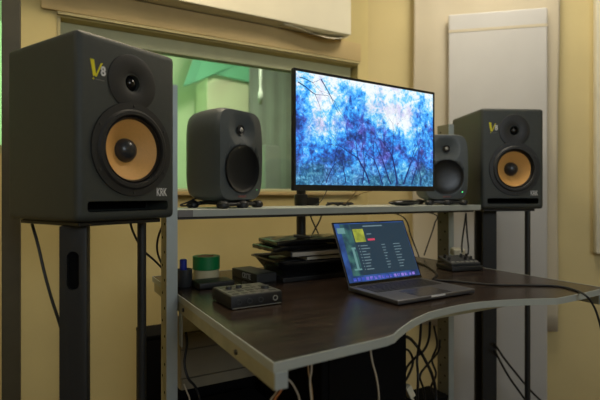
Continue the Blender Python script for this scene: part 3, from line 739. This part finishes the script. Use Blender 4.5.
# ================================================================== THINGS ON THE DESK
# audio interface
q = on_desk(231, 311)
t = thing('audio_interface', 'small black audio interface with a silver top near the desk corner', 'audio interface', (q.x+0.0, q.y+0.003, DESK), math.radians(31))
iw, idp, ih = 0.150, 0.138, 0.037
obj('body', box(0, iw, 0, idp, 0.003, ih-0.002, 0.003), M['keys'], t, True)
tp = obj('top_plate', box(0.003, iw-0.003, 0.004, idp-0.003, ih-0.002, ih, 0.0008), M['plate'], t)
bm = B(); random.seed(3)
for i in range(5):
    for j in range(4):
        if random.random() < 0.95: bx(bm, 0.012+i*0.027, 0.012+i*0.027+random.uniform(0.010, 0.022), 0.014+j*0.031, 0.014+j*0.031+random.uniform(0.006, 0.018), ih, ih+0.0006)
obj('panel_marks', bm, M['rubber'], tp)
for (x, y, r) in ((0.03, 0.09, 0.009), (0.062, 0.095, 0.009), (0.122, 0.05, 0.012)):
    obj('knob', lathe(B(), [(r, 0), (r*0.9, 0.008), (0, 0.0085)], 24, Matrix.Translation((x, y, ih))), M['darkgrey'], t, True)
for x in (0.022, 0.052, 0.085, 0.128):
    obj('jack', lathe(B(), [(0.0075, 0.0), (0.0078, 0.0018), (0.0050, 0.0018), (0.0042, -0.002), (0, -0.002)], 24, front_mtx(x, 0.019)), M['darkgrey'] if x != 0.128 else M['silver'], t, True)
obj('front_trim', box(0.004, iw-0.004, -0.001, 0.001, 0.003, 0.0048), M['silver'], t)
for x, y in ((0.015, 0.015), (0.135, 0.015), (0.015, 0.12), (0.135, 0.12)):
    obj('foot', lathe(B(), [(0.006, 0), (0.006, 0.004)], 12, Matrix.Translation((x, y, 0))), M['rubber'], t)
# flat black power supply behind it
q = on_desk(213, 289)
o = obj('power_brick', box(-0.06, 0.06, -0.0, 0.085, 0, 0.020, 0.005, 3), M['black'], None, True, (q.x+0.012, q.y+0.012, DESK), (0, 0, math.radians(31)))
tag(o, 'flat black power brick between the tape rolls and audio interface', 'power supply')
# tape rolls
q = at(206.3, 200, 1.625)
def roll(name, lab, m, z, r, h):
    t = thing(name, lab, 'tape', (q.x, q.y, z), 0.3)
    obj('tape', lathe(B(), [(r*0.62, 0.0008), (r*0.97, 0.0), (r, 0.001), (r, h-0.001), (r*0.97, h), (r*0.62, h-0.0008)], 48), m, t, True)
    obj('core', lathe(B(), [(r*0.62, 0), (r*0.62, h), (r*0.57, h), (r*0.57, 0), (r*0.62, 0)], 48), M['cardboard'], t, True)
roll('tape_roll', 'cream tape roll standing on the desk under the green roll', M['creamtape'], DESK, 0.0435, 0.041)
roll('tape_roll', 'green tape roll stacked on the cream roll', M['green'], DESK+0.0415, 0.0465, 0.045)
# cup with blue marker
q = at(184.5, 200, 1.53)
t = thing('pen_cup', 'small dark cup beside the steel post and tape rolls', 'cup', (q.x, q.y, DESK), 0)
obj('cup_body', lathe(B(), [(0, 0.0), (0.023, 0.0), (0.0245, 0.002), (0.0255, 0.056), (0.0235, 0.056), (0.0225, 0.004), (0, 0.004)], 32), M['darkgrey'], t, True)
t = thing('marker_pen', 'thick blue-capped marker standing in the dark cup', 'marker', (q.x-0.004, q.y, DESK+0.005), 0)
obj('barrel', lathe(B(), [(0, 0), (0.009, 0), (0.009, 0.042), (0, 0.042)], 20), M['black'], t, True)
obj('cap', lathe(B(), [(0.0110, 0.040), (0.0118, 0.044), (0.0115, 0.080), (0.009, 0.083), (0, 0.083)], 20), M['blue'], t, True)
# book with lettering on its spine
q = on_desk(257, 283.5)
t = thing('software_box', 'thick dark box with pale letters on its spine beside the black slab', 'box', (q.x, q.y, DESK), math.radians(36))
obj('cover', box(0, 0.078, 0, 0.178, 0, 0.030, 0.0015), M['darkgrey'], t)
obj('top_sheet', box(0.004, 0.074, 0.03, 0.160, 0.030, 0.0306), M['grey_print'], t)
text_mesh('spine_letters', 'CRYTE', 0.026, M['white'], t, (-0.0002, 0.072, 0.0145), (PI/2, 0, -PI/2), 0.0004, 0.75, 0.0002)
# slab and stack
q = on_desk(283.5, 283)
t = thing('keyboard_case', 'flat black slab lying at the bottom of the pile behind the laptop', 'case', (q.x, q.y, DESK), TH)
obj('case_body', box(0, 0.36, 0, 0.205, 0, 0.016, 0.003), M['black'], t); obj('edge_strip', box(0.002, 0.358, -0.0008, 0.0005, 0.0125, 0.0145), M['darkgrey'], t)
q2 = D(0, 0); s0 = Vector((q.x, q.y, DESK+0.016))
def tray(x0, x1, y0, y1, h, fl_, m):
    bm = B(); n = 10
    def ring(ex, z, r):
        pts = []
        for (cx, cy, a0) in ((x1+ex-r, y1+ex-r, 0), (x0-ex+r, y1+ex-r, PI/2), (x0-ex+r, y0-ex+r, PI), (x1+ex-r, y0-ex+r, 1.5*PI)):
            for k in range(n+1): a = a0+PI/2*k/n; pts.append(bm.verts.new((cx+r*math.cos(a), cy+r*math.sin(a), z)))
        return pts
    rs = [ring(0, 0, 0.02), ring(0.003, h*0.3, 0.02), ring(fl_*0.7, h*0.9, 0.024), ring(fl_, h, 0.026), ring(fl_+0.006, h+0.001, 0.028), ring(fl_+0.006, h-0.003, 0.028), ring(fl_-0.004, h-0.004, 0.024), ring(-0.004, 0.004, 0.018)]
    for a, b in zip(rs[:-1], rs[1:]):
        for k in range(len(a)): j = (k+1) % len(a); bm.faces.new((a[k], a[j], b[j], b[k]))
    bm.faces.new(rs[0][::-1]); bm.faces.new(rs[-1]); return bm
o = obj('plastic_tray', tray(0.015, 0.315, 0.03, 0.20, 0.056, 0.034, None), M['gloss'], None, True, s0, (0, 0, TH))
tag(o, 'black plastic tray with flared rim on the flat slab behind the laptop', 'tray')
s1 = s0+Vector((0, 0, 0.0045))
t = thing('black_case', 'matte black case sitting inside the flared tray', 'case', s1, TH)
obj('lower_shell', box(0.03, 0.30, 0.045, 0.188, 0, 0.024, 0.006, 3), M['black'], t, True); obj('upper_shell', box(0.03, 0.30, 0.045, 0.188, 0.025, 0.048, 0.006, 3), M['black'], t, True)
s2 = s1+Vector((0, 0, 0.0605))-Vector((0, 0, 0.012))
t = thing('white_book', 'thin white-edged book near the top of the pile', 'book', s2, TH)
obj('page_block', box(0.095, 0.31, 0.006, 0.16, 0.0015, 0.0115), M['paper'], t)
obj('cover', box(0.093, 0.312, 0.004, 0.162, 0.0, 0.0014), M['darkgrey'], t); obj('cover', box(0.093, 0.312, 0.008, 0.162, 0.0116, 0.0125), M['darkgrey'], t)
s3 = s2+Vector((0, 0, 0.013))
t = thing('silver_device', 'flat silver-fronted device resting on the white-edged book', 'device', s3, TH)
obj('device_body', box(0.032, 0.31, 0.005, 0.165, 0, 0.020, 0.003), M['black'], t); obj('front_bar', box(0.036, 0.306, 0.0025, 0.0055, 0.003, 0.017, 0.001), M['bar'], t)
s4 = s3+Vector((0, 0, 0.0205))
random.seed(21)
def folder(lab, z, dx, rz, m, droop, seed):
    random.seed(seed); ph = random.uniform(0, 6)
    bm = B(); g = []; nx, ny = 60, 30
    for i in range(nx+1):
        row = []
        for j in range(ny+1):
            x = -0.025+0.315*i/nx; y = 0.0+0.19*j/ny
            zz = 0.005*math.sin(PI*min(1,max(0,x+0.025)/0.315))*math.sin(PI*y/0.19)+min(1, y/0.03)*0.0006*math.sin(x*120+y*95+ph)+min(1, y/0.03)*0.0004*math.sin(x*60+y*150)-0.004*max(0,(0.05-x)/0.075)**2
            e = max(0, 0.03-x)/0.03*(1 if y < 0.19 else 1)
            row.append(bm.verts.new((x, 0.018+y*0.93, 0.0026+zz)))
        g.append(row)
    for i in range(nx):
        for j in range(ny): bm.faces.new((g[i][j], g[i+1][j], g[i+1][j+1], g[i][j+1]))
    o = obj('plastic_folder', bm, m, None, True, s4+U*dx+Vector((0, 0, z)), (0, 0, TH+rz))
    sm = o.modifiers.new('s', 'SOLIDIFY'); sm.thickness = 0.0150; sm.offset = 1
    bv = o.modifiers.new('b', 'BEVEL'); bv.width = 0.004; bv.segments = 3
    tag(o, lab, 'folder'); return o
folder('crumpled glossy black folder lying directly on the silver-fronted device', 0.0, 0.0, 0.03, M['gloss'], 0.010, 3)
folder('topmost crumpled glossy black folder of the pile behind the laptop', 0.0205, 0.012, -0.04, M['gloss'], 0.006, 8)
o = obj('silver_pen', tube(B(), [(0, 0, 0), (-0.035, 0.06, 0.003)], 0.0035, 12, False), M['silver'], None, True, s4+U*0.135+V*0.05+Vector((0, 0, 0.0435)), (0, 0, TH))
tag(o, 'short silver pen on the topmost glossy folder', 'pen')

# small mixer at the back of the desk
q = on_desk(452.5, 272.3)
t = thing('mixer', 'small dark mixer with pale buttons at the desk back by the stand', 'mixer', (q.x, q.y, DESK), math.radians(16))
obj('body', box(0, 0.16, 0, 0.12, 0.002, 0.022, 0.003), M['black'], t, True); t.scale = (0.86, 0.95, 0.9)
obj('front_lip', box(0.002, 0.158, -0.002, 0.002, 0.018, 0.022), M['darkgrey'], t)
bm = B(); mt = Matrix.Translation((0, 0.012, 0.022)) @ Matrix.Rotation(math.radians(12), 4, 'X')
bx(bm, 0.004, 0.156, 0, 0.105, 0, 0.012, 0.002, mtx=mt); obj('control_panel', bm, M['darkgrey'], t)
for i in range(6): obj('button', box(0.012+i*0.024, 0.028+i*0.024, 0.008, 0.018, 0.012, 0.0165, 0.001, mtx=mt), M['silver'], t)
for i in range(5):
    for j in range(2):
        if i in (1, 2) : continue
        obj('knob', lathe(B(), [(0.007, 0.012), (0.006, 0.027), (0, 0.0275)], 16, mt @ Matrix.Translation((0.02+i*0.029, 0.045+j*0.032, 0))), M['rubber'] if (i+j) % 2 else M['darkgrey'], t, True)
q = on_desk(461, 266)
o = obj('adapter', box(-0.027, 0.027, -0.018, 0.018, 0.0, 0.03, 0.006, 3), M['panel_cream'], None, True, (q.x+0.001, q.y+0.052, DESK+0.0385), (0.2, 0.0, 0.28))
tag(o, 'small white power adapter lying on top of the dark mixer', 'adapter')

# things on the shelf
q = at(406, 200, 1.90)
t = thing('glasses_case', 'low black rounded case lying on the shelf beside the small speaker', 'case', (q.x-0.005, q.y+0.015, SH), math.radians(28))
bm = B(); bmesh.ops.create_uvsphere(bm, u_segments=32, v_segments=16, radius=1)
for v in bm.verts:
    v.co = Vector((v.co.x*0.076, v.co.y*0.032, 0.0125+max(-1, v.co.z)*0.0125))
obj('shell', bm, M['gloss'], t, True)
bm = B(); tube(bm, [(0.0765*math.cos(a*PI/12), 0.0325*math.sin(a*PI/12), 0.0125) for a in range(25)], 0.0012, 6, True, 2); obj('seam', bm, M['darkgrey'], t, True)

def cable(lab, pts, r, m, cat='cable', name='cable', per=8):
    o = obj(name, tube(B(), pts, r, 8, True, per), m, None, True); tag(o, lab, cat); return o
random.seed(4)
base = at(340, 200, 1.80); pts = []
for i in range(34):
    a = i*0.75; pts.append(Vector((base.x+0.055*math.cos(a)*(0.6+0.4*math.sin(i*1.3)), base.y+0.018+0.026*math.sin(a), SH+0.004+0.010*abs(math.sin(i*0.9)))))
cable('tangled black cable heaped on the shelf below the screen', pts, 0.0026, M['black'], per=5)
# loop behind the near small speaker
z = SH+0.003
cable('black cable looping on the shelf end beside the small speaker', [at(197, 198, 1.62), at(188, 202, 1.585), at(180.5, 205, 1.53), at(185, 205.8, 1.55), at(193, 204.5, 1.60), at(200, 203.0, 1.66)], 0.0028, M['black'])
# thin wires drooping under the screen
def wire(lab, a, b, sag, r, m, n=5):
    a, b = Vector(a), Vector(b); return cable(lab, [a.lerp(b, i/n)-Vector((0, 0, sag*math.sin(PI*i/n))) for i in range(n+1)], r, m)
wire('thin dark lead curving under the screen beside the arm pole', at(327, 190, 1.65), at(316, 204.5, 1.85), 0.012, 0.0014, M['black'])
wire('thin tan lead drooping under the middle of the screen', at(357, 190, 1.70), at(335, 204.5, 1.85), 0.02, 0.0014, M['cardboard'])
wire('thin tan lead drooping under the screen nearer the rounded case', at(372, 191, 1.75), at(345, 203.5, 1.88), -0.01, 0.0014, M['cardboard'])
# between shelf and desk
cable('black cable slanting one way behind the shelf beside the arm pole', [D(0.615, 0.262, SH-0.01), at(311, 217, 1.98), at(318, 233, 1.97), at(322, 243, 1.96)], 0.0032, M['black'])
cable('black cable crossing it beside the arm pole', [D(0.650, 0.262, SH-0.01), at(321, 217, 2.0), at(313, 233, 1.99), at(309, 243, 1.98)], 0.0032, M['black'])
cable('black cable hanging below the shelf just past the laptop lid', [D(0.93, 0.262, SH-0.01), at(403, 217, 2.12), at(411, 236, 2.12), at(419, 257, 2.13)], 0.003, M['black'])
cable('black cable with a kink hanging from the shelf before the cream sheet', [D(1.03, 0.262, SH-0.01), at(434, 214, 2.2), at(434.5, 224, 2.2), at(429, 241, 2.2), at(424, 255.5, 2.21)], 0.003, M['black'])
cable('black cable hanging down to the mixer, straighter one', [at(466, 213, 2.05), at(467, 232, 2.02), at(468.5, 248, 1.98), at(468, 254, 1.94)], 0.0036, M['black'])
cable('black cable hanging down to the mixer, curved one', [at(466, 213, 2.07), at(464, 228, 2.05), at(462, 243, 2.0), at(462, 252, 1.955)], 0.0034, M['black'])
# long lead across the desk top and over the edge
r_ = 0.0032
pts = [on_desk(417, 262, DESK+r_), on_desk(428, 267, DESK+r_), on_desk(437, 274, DESK+r_), on_desk(433, 279, DESK+r_), on_desk(438, 280.0, DESK+r_), on_desk(462, 282.0, DESK+r_), on_desk(495, 284.8, DESK+r_), on_desk(530, 285.2, DESK+r_), on_desk(558, 286.2, DESK+r_), on_desk(576, 290.5, DESK+r_), on_desk(585, 295, DESK+r_+0.001), at(592, 303, 1.37), at(598, 317, 1.36), at(603, 340, 1.36), at(606, 380, 1.36)]
cable('long black lead running across the desk top and over its edge', pts, r_, M['black'])
# stand and wall cables
cable('black cable hanging from the big speaker past its column stand', [at(32, 224, 1.28), at(38, 245, 1.27), at(45, 275, 1.26), at(52, 300, 1.25), at(60, 325, 1.24), at(66, 350, 1.24), at(70, 420, 1.24)], 0.0042, M['black'])
cable('black cable running from behind the big speaker towards the steel post', [at(130, 222, 1.5), at(134, 234, 1.55), at(143, 250, 1.6), at(154, 260, 1.62), at(166, 272, 1.66)], 0.0038, M['black'])
cable('black cable bowing down beside the perforated steel post', [at(164, 222, 1.52), at(158, 238, 1.52), at(157.5, 252, 1.54), at(163, 266, 1.57), at(170, 275, 1.6)], 0.0036, M['black'])
cable('black cable sagging down from the speaker stand, upper one', [at(494, 343, 2.14), at(504, 358, 2.2), at(515, 372, 2.24), at(532, 392, 2.26), at(556, 415, 2.28)], 0.0048, M['black'])
cable('black cable sagging down from the speaker stand, lower one', [at(494, 349, 2.13), at(500, 361, 2.18), at(509, 377, 2.2), at(521, 394, 2.21), at(536, 415, 2.22)], 0.0048, M['black'])
cable('black cable dangling behind the steel post under the desk', [at(186, 332, 1.45), at(187, 345, 1.44), at(184.5, 362, 1.42), at(188, 378, 1.41), at(197, 390, 1.42), at(205, 420, 1.42)], 0.004, M['black'])
cable('thin white cable hanging under the desk edge near the curve', [at(370, 345, 1.02), at(372, 360, 1.02), at(377, 380, 1.02), at(379, 400, 1.02), at(379, 440, 1.02)], 0.0018, M['whitecable'])
cable('thin white cable hanging straight under the desk front', [at(311, 355, 0.98), at(311.5, 370, 0.98), at(310, 385, 0.98), at(314, 420, 0.98)], 0.0018, M['whitecable'])
cable('thin tan cable beside the straight white one under the desk', [at(308, 352, 1.0), at(308.5, 372, 1.0), at(312, 392, 1.0), at(313, 430, 1.0)], 0.0016, M['cardboard'])
cable('thin white cable curving out from the desk corner', [at(284, 378, 0.90), at(290, 381, 0.90), at(296, 390, 0.90), at(300, 402, 0.90), at(302, 430, 0.90)], 0.0014, M['whitecable'])
cable('orange cable hanging below the desk corner', [at(283, 385, 0.92), at(280, 392, 0.92), at(274, 402, 0.92), at(270, 430, 0.92)], 0.002, M['orangecable'])
cable('pale tan cable hanging below the desk corner', [at(280, 386, 0.93), at(276, 393, 0.93), at(270, 403, 0.93), at(268, 430, 0.93)], 0.0018, M['whitecable'])
cable('white cable at the foot of the steel post under the desk', [at(184, 384, 1.40), at(187, 392, 1.40), at(190, 402, 1.40), at(190, 430, 1.40)], 0.0022, M['whitecable'])
# looping leads under the curved part
def loops(lab, cs, r, Z):
    cable(lab, [at(a, b, Z+0.02*(i % 3)) for i, (a, b) in enumerate(cs)], r, M['black'])
loops('heavy black cable arching out from the dark rack case', [(398, 342), (407, 337), (416, 345), (424, 358), (432, 375), (436, 395), (436, 430)], 0.006, 1.75)
loops('black cable dropping straight below the curved desk edge', [(421, 322), (420, 340), (417, 360), (418, 380), (416, 430)], 0.0048, 1.72)
loops('black cable sweeping across the other leads below the desk', [(430, 322), (429, 338), (424, 350), (414, 359), (405, 372), (403, 400), (402, 430)], 0.0048, 1.80)
loops('black cable running behind the crossing leads near the steel post', [(440, 340), (438, 352), (428, 364), (420, 376), (424, 392), (428, 430)], 0.0044, 1.86)
q = at(409, 391, 1.66)
t = thing('power_plug', 'white power plug among the black cables under the desk', 'plug', q, 0.5)
mt = Matrix.Rotation(math.radians(-28), 4, 'Y')
obj('plug_body', box(-0.012, 0.012, -0.012, 0.012, -0.025, 0.022, 0.004, 3, mtx=mt), M['panel_cream'], t, True)
obj('plug_cord', tube(B(), [(0.011, 0, -0.02), (0.03, 0, -0.06), (0.035, 0, -0.12)], 0.004, 10), M['panel_cream'], t, True)

# under the desk
t = thing('drawer_unit', 'low beige panelled unit under the desk behind the steel post', 'drawer unit', D(0.035, 0.10, 0), TH)
obj('carcass', box(0, 0.55, 0.012, 0.23, 0.415, 0.600, 0.003), M['beige_unit'], t)
for (a, b, y) in ((0.418, 0.452, 0.0), (0.456, 0.545, 0.004), (0.550, 0.596, 0.0)): obj('front_panel', box(0.002, 0.548, y, 0.012, a, b, 0.002), M['beige_unit'], t)
obj('plinth', box(0.0, 0.55, 0.03, 0.23, FL, 0.415), M['deep'], t)
t = thing('rack_case', 'tall black equipment case under the middle of the desk', 'case', D(0.30, -0.33, 0), TH)
obj('shell', box(0, 0.30, 0, 0.40, FL+0.03, 0.66, 0.008, 3), M['deep'], t, True)
obj('face_panel', box(0.02, 0.28, -0.006, 0.0, 0.06, 0.63, 0.002), M['deep'], t)
for x in (0.03, 0.27):
    for y in (0.04, 0.36): obj('caster', lathe(B(), [(0, FL), (0.018, FL), (0.018, FL+0.031)], 20, Matrix.Translation((x, y, 0))), M['rubber'], t)
t = thing('subwoofer', 'broad black floor cabinet in front of the beige unit under the desk', 'cabinet', D(0.04, -0.28, 0), TH)
obj('cabinet_body', box(0, 0.23, 0, 0.34, FL+0.02, 0.40, 0.006, 3), M['deep'], t, True)
obj('grille', box(0.01, 0.22, -0.008, 0.0, 0.04, 0.38, 0.003), M['deep'], t)
obj('foot_rail', box(0.01, 0.22, 0.02, 0.32, FL, FL+0.02), M['rubber'], t)

q = at(422, 200, 2.12)
t = thing('cable_box', 'low black box on the floor among the cables under the desk', 'box', (q.x, q.y, FL), TH)
obj('box_body', box(-0.14, 0.10, -0.06, 0.06, 0, 0.22, 0.006), M['deep'], t, True); obj('box_lid', box(-0.142, 0.102, -0.062, 0.062, 0.22, 0.235, 0.004), M['deep'], t, True)

q = at(157, 200, 1.80)
t = thing('storage_box', 'narrow black box standing behind the perforated steel post', 'box', (q.x, q.y, FL), TH)
obj('box_body', box(-0.05, 0.05, 0.0, 0.15, 0, 0.585, 0.004), M['deep'], t, True); obj('box_lid', box(-0.051, 0.051, -0.001, 0.151, 0.585, 0.60, 0.003), M['deep'], t, True)
loops('black cable curling low beside the white plug', [(400, 352), (408, 350), (413, 362), (407, 378), (399, 388), (404, 398), (414, 430)], 0.0045, 1.78)
loops('black cable looping back towards the steel post under the desk', [(434, 326), (437, 345), (432, 360), (436, 374), (431, 388), (436, 400), (438, 430)], 0.0045, 1.90)
